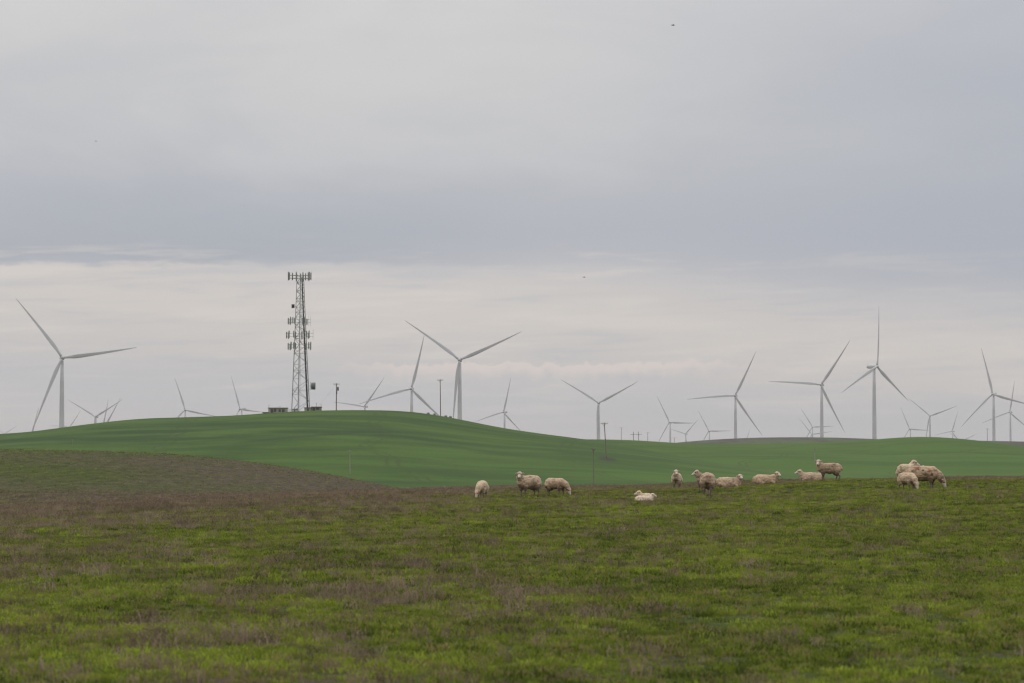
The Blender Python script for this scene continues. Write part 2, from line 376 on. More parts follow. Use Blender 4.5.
def crop_material():
    global nt
    m = mat('young_crop', rough=.95); nt = m.node_tree
    P, (x, y, z) = pos_node()
    f1 = noise_n(comb(M('MULTIPLY', x, .006), M('MULTIPLY', y, .011), 1.0), 1, 5, .6, .8)
    f2 = noise_n(comb(M('MULTIPLY', x, .022), M('ADD', M('MULTIPLY', y, .045), M('MULTIPLY', z, .20)), 6.0), 1, 5, .62, .3)
    f3 = noise_n(comb(M('MULTIPLY', x, .15), M('MULTIPLY', y, .08)), 1, 6, .7)
    f4 = noise_n(comb(M('MULTIPLY', x, .9), M('MULTIPLY', y, .35)), 1, 3, .7)
    c = mixc(smooth(f1, .34, .66), (.028, .064, .014), (.062, .122, .016))
    c = mixc(M('MULTIPLY', smooth(f2, .42, .66), .8), c, (.078, .140, .024))
    c = mixc(M('MULTIPLY', smooth(M('SUBTRACT', 1, f2), .50, .70), .75), c, (.024, .052, .016))
    c = mixc(M('MULTIPLY', smooth(f3, .52, .72), .4), c, (.066, .084, .030))
    # drill rows and sprayer wheelings follow the slope
    wv = M('SINE', M('MULTIPLY', M('ADD', y, M('ADD', M('MULTIPLY', x, .16), M('MULTIPLY', f1, 60))), .42))
    c = mixc(M('MULTIPLY', smooth(wv, .55, 1.0), .05), c, (.028, .058, .016))
    # a wet furrow across the hill, fading out to both sides
    line = M('ABSOLUTE', M('SUBTRACT', M('ADD', y, M('MULTIPLY', M('SUBTRACT', f3, .5), 5)), M('ADD', 700, M('MULTIPLY', x, 1.15))))
    fu = M('MULTIPLY', M('SUBTRACT', 1, smooth(line, 1.2, 4.5)), M('MULTIPLY', smooth(x, -75, -45), M('SUBTRACT', 1, smooth(x, -38, -5))))
    c = mixc(M('MULTIPLY', fu, .65), c, (.030, .044, .022))
    c = mixc(M('MULTIPLY', smooth(f4, .4, .7), .25), c, (.026, .064, .017))
    # the crop is thicker and paler towards the east and in the valley
    c = mixc(M('MULTIPLY', smooth(M('ADD', x, M('MULTIPLY', y, -.06)), -110, 60), .55), c, (.076, .142, .028))
    # tramlines left by the sprayer, in pairs, broken where the crop has closed over
    tl = M('ADD', M('ADD', x, M('MULTIPLY', M('POWER', M('MULTIPLY', M('SUBTRACT', y, 700), .01), 2.0), -9.0)), M('MULTIPLY', f1, 30))
    pr = M('ABSOLUTE', M('SUBTRACT', M('ABSOLUTE', M('SUBTRACT', M('MODULO', M('ADD', tl, 4000), 46), 23)), 1.1))
    c = mixc(M('MULTIPLY', M('SUBTRACT', 1, smooth(pr, .15, .55)), M('MULTIPLY', smooth(f2, .38, .55), .45)), c, (.045, .050, .022))
    # bare trodden soil round the foot of the power pole
    q = pt(607.5, 459.6, Q_POLE)
    rr = M('ADD', M('POWER', M('MULTIPLY', M('SUBTRACT', x, q.x), .36), 2.0), M('POWER', M('MULTIPLY', M('SUBTRACT', y, q.y), .09), 2.0))
    c = mixc(M('MULTIPLY', M('SUBTRACT', 1, smooth(M('ADD', rr, M('MULTIPLY', f3, .8)), .4, 1.4)), .8), c, (.050, .042, .036))
    nt.links.new(c, nt.nodes['Principled BSDF'].inputs['Base Color'])
    nt.nodes['Principled BSDF'].inputs['Specular IOR Level'].default_value = .15
    return m
def far_material():
    global nt
    m = mat('far_grazing_land', rough=.95); nt = m.node_tree
    P, (x, y, z) = pos_node()
    f1 = noise_n(comb(M('MULTIPLY', x, .010), M('MULTIPLY', y, .0035), M('MULTIPLY', z, .1)), 1, 5, .6, .5)
    f2 = noise_n(comb(M('MULTIPLY', x, .06), M('MULTIPLY', y, .02)), 1, 5, .7)
    g = (.058, .088, .030); b = (.058, .046, .036)
    c = mixc(smooth(M('ADD', f1, M('MULTIPLY', M('SUBTRACT', f2, .5), .5)), .38, .50), g, b)
    c = mixc(M('MULTIPLY', smooth(f2, .5, .7), .5), c, (.034, .028, .024))
    nt.links.new(c, nt.nodes['Principled BSDF'].inputs['Base Color'])
    return m

ys = [-60, -40, -25, -15, -8, -3, 0, 3]
y = 5.0
while y < 14500: ys.append(y); y += max(.45, min(y * .0125, 9 if y < 1700 else 1e9))
ys = np.array(ys)
u = np.linspace(-1, 1, 401); ts = .62 * (0.42 * u + .58 * u ** 3)
split = [('field', -60, 205, field_material(), 'rough grazed field of green turf and dead brown weeds under the sheep', 'field'),
         ('pasture_hill', 205, 432, pasture_material(), 'low olive brown pasture rise at the left behind the field', 'hill'),
         ('green_hills', 432, 1335, crop_material(), 'smooth bright green crop hills below the cell tower', 'hills'),
         ('far_hills', 1335, 14500, far_material(), 'distant brown and dull green rise on the right skyline', 'hills')]
grid('ground', ys, ts, None, split)

# ---------------------------------------------------------------- haze
hz = bmesh.new(); bx(hz, -9800, 9800, -90, 14700, -70, 185)
hm = bpy.data.materials.new('air'); hm.use_nodes = True; nt = hm.node_tree; nt.nodes.clear()
vol = nt.nodes.new('ShaderNodeVolumePrincipled'); vol.inputs['Color'].default_value = (.90, .89, .90, 1); vol.inputs['Density'].default_value = 4.2e-5
vo = nt.nodes.new('ShaderNodeOutputMaterial'); nt.links.new(vol.outputs[0], vo.inputs['Volume'])
tag(frombm('haze', hz, hm), 'thin pale haze over the whole wind farm', 'haze', kind='stuff')

# ---------------------------------------------------------------- grass and dead weeds
def blades(n, radius, hlo, hhi, wlo, whi, lean, seed, branch=False):
    r = np.random.default_rng(seed); V = []; F = []
    for _ in range(n):
        a = r.uniform(0, 2 * np.pi); q = radius * math.sqrt(r.uniform()); x0, y0 = q * math.cos(a), q * math.sin(a)
        h = r.uniform(hlo, hhi) * (1 - .35 * (q / radius) ** 2); w = r.uniform(wlo, whi); t = r.uniform(0, 2 * np.pi)
        L_ = lean * r.uniform(.2, 1) * h; b = r.uniform(0, 2 * np.pi); lx, ly = L_ * math.cos(b), L_ * math.sin(b)
        wx, wy = w * math.cos(t) / 2, w * math.sin(t) / 2; i = len(V)
        V += [(x0 - wx, y0 - wy, -.03), (x0 + wx, y0 + wy, -.03), (x0 + lx * .35 - wx * .9, y0 + ly * .35 - wy * .9, h * .55), (x0 + lx * .35 + wx * .9, y0 + ly * .35 + wy * .9, h * .55), (x0 + lx, y0 + ly, h * r.uniform(.8, 1))]
        F += [(i, i + 1, i + 3, i + 2), (i + 2, i + 3, i + 4)]
        if branch:
            for k in range(r.integers(1, 4)):
                f = r.uniform(.45, .95); bx0, by0, bz0 = x0 + lx * f, y0 + ly * f, h * f * .95
                c = r.uniform(0, 2 * np.pi); l2 = h * r.uniform(.12, .3); i = len(V)
                V += [(bx0, by0, bz0 - .004), (bx0, by0, bz0 + w * .9), (bx0 + l2 * math.cos(c), by0 + l2 * math.sin(c), bz0 + l2 * r.uniform(.4, 1.2))]
                F += [(i, i + 1, i + 2)]
    return V, F
def blade_mat(name, lo, hi, trans=.25, rough=.6, alt=None):
    global nt
    m = mat(name, hi, rough); nt = m.node_tree
    t = attr('tint', 'INSTANCER'); oi = nt.nodes.new('ShaderNodeObjectInfo')
    f = M('POWER', M('ADD', M('MULTIPLY', t, .45), M('MULTIPLY', oi.outputs['Random'], .55), clamp=True), 1.25)
    c = mixc(f, lo, hi)
    if alt: c = mixc(M('MULTIPLY', smooth(M('FRACT', M('MULTIPLY', oi.outputs['Random'], 37.0)), .80, .86), .75), c, alt)
    p = nt.nodes['Principled BSDF']; nt.links.new(c, p.inputs['Base Color']); p.inputs['Specular IOR Level'].default_value = .15
    tr = nt.nodes.new('ShaderNodeBsdfTranslucent'); nt.links.new(c, tr.inputs[0])
    ms = nt.nodes.new('ShaderNodeMixShader'); ms.inputs[0].default_value = trans
    nt.links.new(p.outputs[0], ms.inputs[1]); nt.links.new(tr.outputs[0], ms.inputs[2]); nt.links.new(ms.outputs[0], nt.nodes['Material Output'].inputs[0])
    return m
def scatter(name, protos, pts, scl, tint, var, m, label, cat):
    """one mesh holding a few tufts plus loose points; a geometry-nodes modifier sets a tuft on every point"""
    V = []; F = []; pid = []
    for k, (v, f) in enumerate(protos):
        o = len(V); V += v; F += [tuple(i + o for i in q) for q in f]; pid += [k] * len(v)
    nb = len(V); n = len(pts)
    me = bpy.data.meshes.new(name); me.from_pydata(V + pts.tolist(), [], F); me.materials.append(m)
    def add(nm, typ, vals):
        a = me.attributes.new(nm, typ, 'POINT'); a.data.foreach_set('value', vals)
    add('pid', 'INT', np.array(pid + list(100 + var), dtype=np.int32))
    add('scl', 'FLOAT', np.concatenate([np.ones(nb), scl]).astype(np.float32))
    add('rot', 'FLOAT', np.concatenate([np.zeros(nb), rng.uniform(0, 6.283, n)]).astype(np.float32))
    add('tint', 'FLOAT', np.concatenate([np.zeros(nb), tint]).astype(np.float32))
    o = link(name, me); tag(o, label, cat, kind='stuff')
    g = bpy.data.node_groups.new(name + '_scatter', 'GeometryNodeTree')
    g.interface.new_socket('Geometry', in_out='INPUT', socket_type='NodeSocketGeometry'); g.interface.new_socket('Geometry', in_out='OUTPUT', socket_type='NodeSocketGeometry')
    A = g.nodes.new; K = g.links.new
    gi = A('NodeGroupInput'); go = A('NodeGroupOutput'); join = A('GeometryNodeJoinGeometry')
    def named(nm, dt):
        a = A('GeometryNodeInputNamedAttribute'); a.data_type = dt; a.inputs[0].default_value = nm; return a.outputs[0]
    for k in range(len(protos)):
        def pick(val):
            c = A('FunctionNodeCompare'); c.data_type = 'INT'; c.operation = 'EQUAL'
            ins = [s for s in c.inputs if s.enabled]
            K(named('pid', 'INT'), ins[0]); ins[1].default_value = val
            s = A('GeometryNodeSeparateGeometry'); s.domain = 'POINT'; K(gi.outputs[0], s.inputs[0]); K(c.outputs[0], s.inputs[1]); return s.outputs[0]
        tuft = pick(k); pnts = pick(100 + k)
        ip = A('GeometryNodeInstanceOnPoints'); K(pnts, ip.inputs['Points']); K(tuft, ip.inputs['Instance'])
        cxyz = A('ShaderNodeCombineXYZ'); K(named('rot', 'FLOAT'), cxyz.inputs[2])
        K(cxyz.outputs[0], ip.inputs['Rotation']); K(named('scl', 'FLOAT'), ip.inputs['Scale'])
        K(ip.outputs[0], join.inputs[0])
    K(join.outputs[0], go.inputs[0])
    md = o.modifiers.new('scatter', 'NODES'); md.node_group = g
    return o
def zone(y0, y1, dens, half=.235, pad=10):
    area = (half * (y1 ** 2 - y0 ** 2)) + 2 * pad * (y1 - y0); n = int(area * dens)
    yy = np.sqrt(rng.uniform(y0 ** 2, y1 ** 2, n)); xx = rng.uniform(-1, 1, n) * (half * yy + pad)
    return xx, yy
def lay(zones):
    X = []; Y = []; Sc = []
    for y0, y1, d, s in zones:
        a, b = zone(y0, y1, d); X.append(a); Y.append(b); Sc.append(np.full(len(a), s))
    return np.concatenate(X), np.concatenate(Y), np.concatenate(Sc)
gm = blade_mat('green_grass', (.036, .060, .008), (.410, .495, .058), .38, alt=(.32, .25, .11))
X, Y, s = lay([(9, 34, 120, .85), (34, 62, 80, .95), (62, 110, 42, 1.0), (110, 178, 22, 1.05), (178, 215, 9, 1.0), (215, 335, 3.2, 1.1)])
d = dryness(X, Y); keep = (rng.uniform(size=len(X)) > sst(d, .45, 1.0) * .55) & ((Y < 215) | (X < 4))
X, Y, s, d = X[keep], Y[keep], s[keep], d[keep]
hgt = (.35 + .9 * fbm(X / .7, Y / 1.1, 77, 3)) * rng.uniform(.5, 1.5, len(X))
hole = fbm(X / .45, Y / .75, 200, 3) + .35 * (fbm(X / 1.6, Y / 2.6, 210, 2) - .5)
kk = rng.uniform(size=len(X)) > sst(hole, .55, .68) * .72; X, Y, s, d, hgt = X[kk], Y[kk], s[kk], d[kk], hgt[kk]
tint = np.clip(fbm(X / .8, Y / 1.3, 90, 4) * 1.9 + .6 * (fbm(X / 5, Y / 8, 95, 2) - .5) - .50 + rng.normal(0, .22, len(X)), 0, 1)
protos = [blades(20, .10, .03, .095, .008, .017, 1.0, 300 + k) for k in range(6)]
scatter('grass', protos, np.stack([X, Y, H(X, Y)], 1), s * hgt, tint, rng.integers(0, 6, len(X)), gm, 'short green grass covering the grazed field', 'grass')
wm = blade_mat('dead_weed_stalks', (.080, .056, .036), (.500, .385, .275), .2, .8)
X, Y, s = lay([(9, 34, 40, .9), (34, 62, 26, 1.0), (62, 110, 16, 1.05), (110, 178, 17, .95), (178, 235, 12, .9), (235, 340, .8, .9)])
d = dryness(X, Y); clump = fbm(X / .5, Y / .8, 140, 3)
keep = (rng.uniform(size=len(X)) < np.clip(sst(d + (clump - .5) * 1.0, .30, .90) * .62 + .06, 0, 1)) & ((Y < 235) | (X < 4))
X, Y, s, d, clump = X[keep], Y[keep], s[keep], d[keep], clump[keep]
hgt = .40 + .50 * d + 1.6 * np.clip(clump - .45, 0, 1)
tint = np.clip(fbm(X / 1.5, Y / 2.4, 160, 4) * 1.6 - .3 + rng.normal(0, .15, len(X)), 0, 1)
protos = [blades(11, .11, .05, .17, .004, .008, .6, 500 + k, True) for k in range(5)]
scatter('dead_weeds', protos, np.stack([X, Y, H(X, Y)], 1), s * hgt, tint, rng.integers(0, 5, len(X)), wm, 'patches of dead brown weeds standing in the grazed field', 'weeds')

# ---------------------------------------------------------------- wind turbines
white_paint = noisy('turbine_paint', (.66, .66, .66), (.58, .58, .58), .05, .45)
grey_paint = noisy('nacelle_paint', (.64, .64, .64), (.56, .56, .56), .3, .45)
def blade_bm():
    """a 57 m blade along +Z, rotor axis -Y towards the wind, swept and slightly bent"""
    bm = bmesh.new(); rings = []
    st = [(1.0, 1.0, 1.0, 0), (3, 1.05, .95, 2), (6, 1.35, .62, 14), (9, 1.75, .42, 15), (13, 1.85, .32, 12), (20, 1.55, .26, 8), (28, 1.22, .23, 5), (37, .92, .20, 3), (46, .62, .18, 1), (53, .36, .16, 0), (56.3, .17, .16, -1), (57, .05, .2, -1)]
    for r_, c, th, tw in st:
        if r_ > 4: c *= .86
        f = r_ / 57; off = Vector((-1.6 * f * f + (.22 * c if r_ > 4 else 0), 1.2 * f * f - .6 * f, r_)); ring = []
        for k in range(14):
            t = 2 * math.pi * k / 14; a = c * math.cos(t); b = c * th * math.sin(t)
            if r_ > 5: b *= (.55 + .45 * math.cos(t))
            w_ = R(tw + 6); ring.append(bm.verts.new(off + Vector((a * math.cos(w_) - b * math.sin(w_), a * math.sin(w_) + b * math.cos(w_), 0))))
        rings.append(ring)
    for a, b in zip(rings, rings[1:]):
        for k in range(14): bm.faces.new((a[k], b[k], b[(k + 1) % 14], a[(k + 1) % 14]))
    bm.faces.new(rings[0]); bm.faces.new(rings[-1][::-1]); return bm
def make_turbine():
    t = empty('wind_turbine')
    b = bmesh.new(); tube(b, [(0, 0, -12), (0, 0, 0), (0, 0, 30), (0, 0, 60), (0, 0, 77.6)], [2.15, 2.15, 1.95, 1.6, 1.3], 24)
    frombm('tower', b, white_paint, t, True)
    n = bmesh.new(); prof_ = [(-2.4, 1.2), (-2.0, 1.5), (0, 1.75), (4, 1.75), (7.2, 1.5), (8.4, 1.0), (8.6, .7)]
    rings = []
    for y_, r_ in prof_:
        rings.append([n.verts.new((r_ * 1.0 * (abs(math.cos(a)) ** .6) * (1 if math.cos(a) > 0 else -1), y_, 80 - .1 + r_ * 1.05 * (abs(math.sin(a)) ** .6) * (1 if math.sin(a) > 0 else -1))) for a in [2 * math.pi * k / 20 + .01 for k in range(20)]])
    for a, c in zip(rings, rings[1:]):
        for k in range(20): n.faces.new((a[k], a[(k + 1) % 20], c[(k + 1) % 20], c[k]))
    n.faces.new(rings[0][::-1]); n.faces.new(rings[-1])
    nac = frombm('nacelle', n, grey_paint, t, True)
    v = bmesh.new(); tube(v, [(.5, 7.4, 81.4), (.5, 7.4, 83.4)], .07, 6); tube(v, [(-.5, 7.4, 81.4), (-.5, 7.4, 83.0)], .07, 6); bx(v, -.7, .7, 7.34, 7.46, 82.5, 82.62)
    frombm('wind_vane', v, grey_paint, nac)
    h = bmesh.new(); tube(h, [(0, -2.3, 80), (0, -3.0, 80), (0, -4.4, 80), (0, -5.2, 80), (0, -5.6, 80)], [1.3, 1.55, 1.45, .9, .15], 20)
    frombm('hub', h, white_paint, t, True)
    me = bpy.data.meshes.new('blade'); bb = blade_bm(); bb.to_mesh(me); bb.free()
    for p in me.polygons: p.use_smooth = True
    for k in range(3): link('blade', me, white_paint, t)
    return t
turb0 = make_turbine()
for i, (base, rz, s, ph, lab) in enumerate(place):
    t = turb0 if i == 0 else copy_tree(turb0)
    t.location = base; t.rotation_euler = (0, 0, rz); t.scale = (s, s, s)
    bl = [c for c in t.children if c.name.startswith('blade')]
    for k, b in enumerate(bl):
        b.location = (0, -3.7, 80); b.scale = (1, 1, 1.035); b.rotation_euler = (0, R(ph + 120 * k + 1.2), 0)
    tag(t, lab, 'wind turbine', 'wind turbines along the skyline')

# ---------------------------------------------------------------- cell tower and its compound
galv = noisy('galvanised_steel', (.38, .39, .39), (.30, .31, .31), .6, .55)
darks = mat('dark_cable', (.05, .052, .055), .6)
panel_m = noisy('antenna_shell', (.36, .36, .34), (.26, .26, .25), .8, .5)
dish_m = mat('dish_grey', (.15, .16, .17), .5)
TD = 800.0; tp = pt(300.6, 411.5, TD); px_m = TD / FPX
tz = h1(tp.x, tp.y); top_z = pt(300, 274.5, TD).z - tz
ct = empty('cell_tower', (tp.x, tp.y, tz)); tag(ct, 'tall grey steel lattice cell tower crowded with panel antennas on the hill crest', 'cell tower')
def leg_at(k, z):
    f = z / top_z; ax = [-9.2, -1.9, 8.8][k] * px_m; bxx = [-4.0, -.3, 2.4][k] * px_m
    ay = [1.0, -2.4, 1.4][k]; by = [.35, -.9, .5][k]
    g = min(1, f / .93)
    return Vector((ax + (bxx - ax) * g, ay + (by - ay) * g, z))
for k in range(3):
    b = bmesh.new(); tube(b, [leg_at(k, -.6), leg_at(k, top_z * .5), leg_at(k, top_z)], [.13, .11, .085], 8); frombm('leg', b, galv, ct)
for a, c in ((0, 1), (1, 2), (0, 2)):
    b = bmesh.new(); z = 0; side = 0; fr = .075 if (a, c) == (0, 1) else .055
    while z < top_z - 1.2:
        w = (leg_at(a, z) - leg_at(c, z)).length; dzz = max(1.15, w * .62)
        z2 = min(top_z - .2, z + dzz)
        p0, p1 = (leg_at(a, z), leg_at(c, z2)) if side == 0 else (leg_at(c, z), leg_at(a, z2))
        tube(b, [p0, p1], fr, 5)
        if side == 0: tube(b, [leg_at(a, z), leg_at(c, z)], fr * .8, 5)
        z = z2; side ^= 1
    frombm('cross_bracing', b, galv, ct)
b = bmesh.new()
cpt = [leg_at(2, z) + Vector((-.55 + .15 * z / top_z, -.3, 0)) for z in (0, top_z * .3, top_z * .6, top_z * .98)]
tube(b, cpt, [.26, .24, .22, .17], 8); frombm('cable_run', b, darks, ct)
b = bmesh.new()
for s_ in (-.16, .16):
    tube(b, [leg_at(1, z) + Vector((s_ + .3, -.12, 0)) for z in (0, top_z * .5, top_z * .97)], .03, 5)
for q in range(120):
    z = .3 + q * (top_z - 1.2) / 120; c_ = leg_at(1, z) + Vector((.3, -.12, 0)); tube(b, [c_ - Vector((.16, 0, 0)), c_ + Vector((.16, 0, 0))], .014, 4)
frombm('ladder', b, galv, ct)
def panel(x, y, z, h, w=.32, d=.18, rz=0, m=panel_m):
    b = bmesh.new(); c_, s_ = math.cos(rz), math.sin(rz)
    bx(b, -w / 2, w / 2, -d / 2, d / 2, -h / 2, h / 2)
    bmesh.ops.bevel(b, geom=b.edges[:], offset=.035, segments=2, affect='EDGES')
    for v in b.verts: v.co = Vector((v.co.x * c_ - v.co.y * s_ + x, v.co.x * s_ + v.co.y * c_ + y, v.co.z + z))
    tube(b, [(x + s_ * .2, y + c_ * .2, z - h * .62), (x + s_ * .2, y + c_ * .2, z + h * .62)], .035, 6)
    bx(b, x - .03, x + .03, y, y + .2, z + h * .3, z + h * .34); bx(b, x - .03, x + .03, y, y + .2, z - h * .34, z - h * .3)
    return frombm('panel_antenna', b, m, ct)
def P2(px, row): q = pt(px, row, TD); return q.x - tp.x, q.z - tz
# head frame: a triangle of rails with twelve panels
b = bmesh.new(); x0, z1 = P2(288.5, 275.6); x1, z0 = P2(311.5, 278.4)
cx0 = (x0 + x1) / 2; rr_ = (x1 - x0) / 2
corn = [Vector((x0 + .2, -1.7, 0)), Vector((x1 - .2, -1.5, 0)), Vector((cx0 + .3, 2.6, 0))]
for z in (z0, z1):
    for i in range(3): tube(b, [corn[i] + Vector((0, 0, z)), corn[(i + 1) % 3] + Vector((0, 0, z))], .07, 6)
    for i in range(3): tube(b, [leg_at(i, z), corn[i] + Vector((0, 0, z))], .05, 6)
frombm('head_frame', b, galv, ct)
for i, (rz, shade) in enumerate(((0, 0), (0, 0), (0, 0))):
    a, c_ = corn[i], corn[(i + 1) % 3]; d_ = (c_ - a).normalized(); nrm = Vector((d_.y, -d_.x, 0))
    for k in range(4):
        p = a + (c_ - a) * (.04 + k * .307) + nrm * .25
        panel(p.x, p.y, (z0 + z1) / 2 + .15, 2.3 if k % 2 else 2.0, .30, .2, math.atan2(d_.y, d_.x), panel_m)
def cluster(row, offs, h, rods=(), arm=2):
    z = P2(300, row)[1]; b = bmesh.new()
    xs = [P2(o, row)[0] for o in offs]
    for zz in (z - h * .22, z + h * .22)[:arm]: tube(b, [(min(xs) - .1, -1.0, zz), (max(xs + [P2(r_, row)[0] for r_ in rods]) + .1, -1.0, zz)], .05, 6)
    frombm('antenna_arm', b, galv, ct)
    for i, x in enumerate(xs): panel(x, -1.25 + .12 * (i % 2), z + (.15 if i % 3 else -.1), h * (1 if i % 2 else .9), .34, .22, (.5, -.4, .1)[i % 3], (panel_m, galv)[i % 2])
    for i, x in enumerate(xs[::2]): panel(x + .35, 1.1, z + (.1 if i % 2 else -.15), h * .85, .34, .22, 3.0 + .3 * i, panel_m)
    for r_ in rods:
        b = bmesh.new(); x = P2(r_, row)[0]; tube(b, [(x, -1.0, z - h * .75), (x, -1.0, z + h * .75)], .035, 6); frombm('whip_antenna', b, galv, ct)
cluster(321, (288.7, 291.0, 293.2, 303.0, 305.4), 1.9, (308.5, 310.6))
cluster(335, (287.0, 289.4, 294.0, 302.3, 306.8, 309.4), 2.0, (313.4,))
cluster(346.2, (288.6, 291.4, 294.0, 306.6, 309.0, 311.0), 2.0)
x, z = P2(293.4, 306.2); b = bmesh.new(); bx(b, x - .45, x + .35, -.9, -.3, z - .55, z + .5); bx(b, x + .35, leg_at(0, z).x, -.5, -.42, z - .05, z + .05)
frombm('radio_unit', b, darks, ct)
x, z = P2(313.3, 386.0); b = bmesh.new()
tube(b, [(x - .62, 0, z), (x - .55, 0, z), (x + .5, 0, z), (x + .58, 0, z)], [.55, .98, 1.02, .98], 28)
frombm('microwave_dish', b, dish_m, ct, False)
b = bmesh.new(); tube(b, [(x - .6, 0, z), (leg_at(2, z).x, leg_at(2, z).y, z)], .07, 6); tube(b, [(x - .8, 0, z - 1.1), (x - .8, 0, z + 1.1)], .06, 6); tube(b, [(x - .8, 0, z - .8), (leg_at(2, z).x, leg_at(2, z).y, z - .8)], .05, 6)
frombm('dish_mount', b, galv, ct)

wall_m = noisy('block_wall', (.44, .40, .35), (.34, .31, .27), 1.2, .9)
tanw = noisy('tan_wall', (.36, .31, .26), (.27, .23, .19), 1.4, .9)
roof_m = mat('dark_roof', (.12, .105, .10), .8); door_m = mat('dark_opening', (.10, .095, .09), .7); white_m = noisy('white_sheet', (.70, .70, .69), (.6, .6, .6), 2, .6)
def hut(name, px0, px1, row_top, row_bot, Y, depth, wm_, lab, doors, group=None, mast=()):
    a, c_ = pt(px0, row_top, Y), pt(px1, row_bot, Y); xm = (a.x + c_.x) / 2; w = (c_.x - a.x) / 2
    zb = min(h1(xm - w, Y), h1(xm + w, Y)) - .3; h = a.z - zb
    o = empty(name, (xm, Y + depth / 2, zb)); tag(o, lab, 'hut', group); d = depth / 2
    b = bmesh.new(); bx(b, -w, w, -d, d, 0, h - .18); frombm('wall', b, wm_, o)
    b = bmesh.new(); bx(b, -w - .15, w + .15, -d - .15, d + .15, h - .18, h); frombm('roof', b, roof_m, o)
    for nm, f0, f1, g0, g1 in doors:
        b = bmesh.new(); X0, X1 = -w + 2 * w * f0, -w + 2 * w * f1; Z0, Z1 = .3 + (h - .5) * g0, .3 + (h - .5) * g1
        bx(b, X0, X1, -d - .03, -d + .05, Z0, Z1)
        for q0, q1, z0_, z1_ in ((X0 - .05, X0, Z0, Z1), (X1, X1 + .05, Z0, Z1), (X0 - .05, X1 + .05, Z1, Z1 + .05)): bx(b, q0, q1, -d - .06, -d + .05, z0_, z1_)
        frombm(nm, b, door_m, o)
    for f, hh in mast:
        b = bmesh.new(); x = -w + 2 * w * f; tube(b, [(x, 0, h * .5), (x, 0, h + hh)], .05, 6); tube(b, [(x - .2, 0, h + hh * .8), (x + .2, 0, h + hh * .8)], .03, 4); frombm('mast', b, galv, o)
    return o
hut('equipment_hut', 268.3, 287.0, 407.6, 413.0, 797, 3.0, wall_m, 'long low grey equipment hut with dark openings, left of the lattice tower', [('door', .13, .26, 0, .8), ('louvre', .32, .42, .35, .85), ('window', .56, .66, .35, .8), ('door', .74, .86, 0, .8)], mast=((.01, .9), (.6, .5)))
hut('equipment_cabinet', 262.8, 268.0, 412.1, 414.2, 796, 1.4, roof_m, 'small dark equipment box at the left end of the long grey hut', [('door', .3, .7, .1, .8)])
hut('equipment_hut', 304.4, 310.9, 407.4, 411.6, 797, 2.6, wall_m, 'small pale grey shelter at the right foot of the lattice tower', [('door', .4, .65, 0, .8)])
hut('equipment_hut', 311.4, 321.0, 406.6, 411.2, 798.5, 3.0, tanw, 'brownish hut with a dark roof at the right end of the tower compound', [('door', .2, .36, 0, .8), ('louvre', .5, .8, .4, .8)], mast=((.48, 1.1), (.97, .7)))
hut('white_tank', 291.5, 297.4, 408.7, 411.6, 799.5, 1.6, white_m, 'low white storage box on the ground between the tower legs', [('hatch', .4, .55, .2, .7)])
# white rail fence between hut and tower
fe = empty('rail_fence', (0, 0, 0)); tag(fe, 'short white rail fence between the long grey hut and the lattice tower', 'fence')
b = bmesh.new(); n = 7
pp = [pt(287.3 + i * 1.1, 411, 796) for i in range(n)]
for p in pp:
    z = h1(p.x, p.y); q = bmesh.new(); bx(q, p.x - .04, p.x + .04, p.y - .04, p.y + .04, z - .2, z + .95); frombm('post', q, white_m, fe)
for zz in (.4, .85):
    tube(b, [(p.x, p.y - .06, h1(p.x, p.y) + zz) for p in pp], .04, 5)
frombm('rail', b, white_m, fe)

# ---------------------------------------------------------------- power poles
wood = noisy('pole_wood', (.20, .145, .115), (.29, .215, .17), 3, .9)
old_wood = noisy('weathered_wood', (.34, .30, .26), (.44, .39, .34), 3, .9)
ins = mat('insulator', (.12, .12, .12), .4)
def pole(tx, tr, bx_, br, Y, lab, arm=1.7, rad=.16, transf=False, arms=1, wm_=None, group='power poles on the hills'):
    t = pt(tx, tr, Y); p = pt(bx_, br, Y); z = h1(p.x, Y); h = t.z - z
    o = empty('power_pole', (p.x, Y, z)); tag(o, lab, 'power pole', group)
    lx = t.x - p.x; wm_ = wm_ or wood
    b = bmesh.new(); tube(b, [(0, 0, -.8), (lx * .5, 0, h * .5), (lx, 0, h)], [rad, rad * .88, rad * .7], 10); frombm('shaft', b, wm_, o)
    for k in range(arms):
        zz = h - .25 - k * 1.1; aw = arm / 2 * (1 - .1 * k)
        b = bmesh.new(); bx(b, lx - aw, lx + aw, -.2, -.08, zz - .05, zz + .05); tube(b, [(lx - aw * .6, -.14, zz), (lx, -.1, zz - .6)], .025, 4); tube(b, [(lx + aw * .6, -.14, zz), (lx, -.1, zz - .6)], .025, 4)
        ca = frombm('crossarm', b, wm_, o)
        for f in (-.92, -.4, .4, .92):
            b = bmesh.new(); tube(b, [(lx + f * aw, -.14, zz + .07), (lx + f * aw, -.14, zz + .14), (lx + f * aw, -.14, zz + .27)], [.02, .045, .03], 8); frombm('insulator', b, ins, ca)
    if transf:
        b = bmesh.new(); tube(b, [(lx + .42, -.1, h - 2.1), (lx + .42, -.1, h - 2.0), (lx + .42, -.1, h - 1.1), (lx + .42, -.1, h - 1.0)], [.2, .26, .26, .18], 12); frombm('transformer', b, dish_m, o)
        b = bmesh.new(); tube(b, [(lx + .15, -.1, h - 3.0), (lx + .15, -.1, h - 2.2)], .1, 8); frombm('switch_box', b, dish_m, o)
    return o, Vector((t.x, Y - .14, t.z - .02))
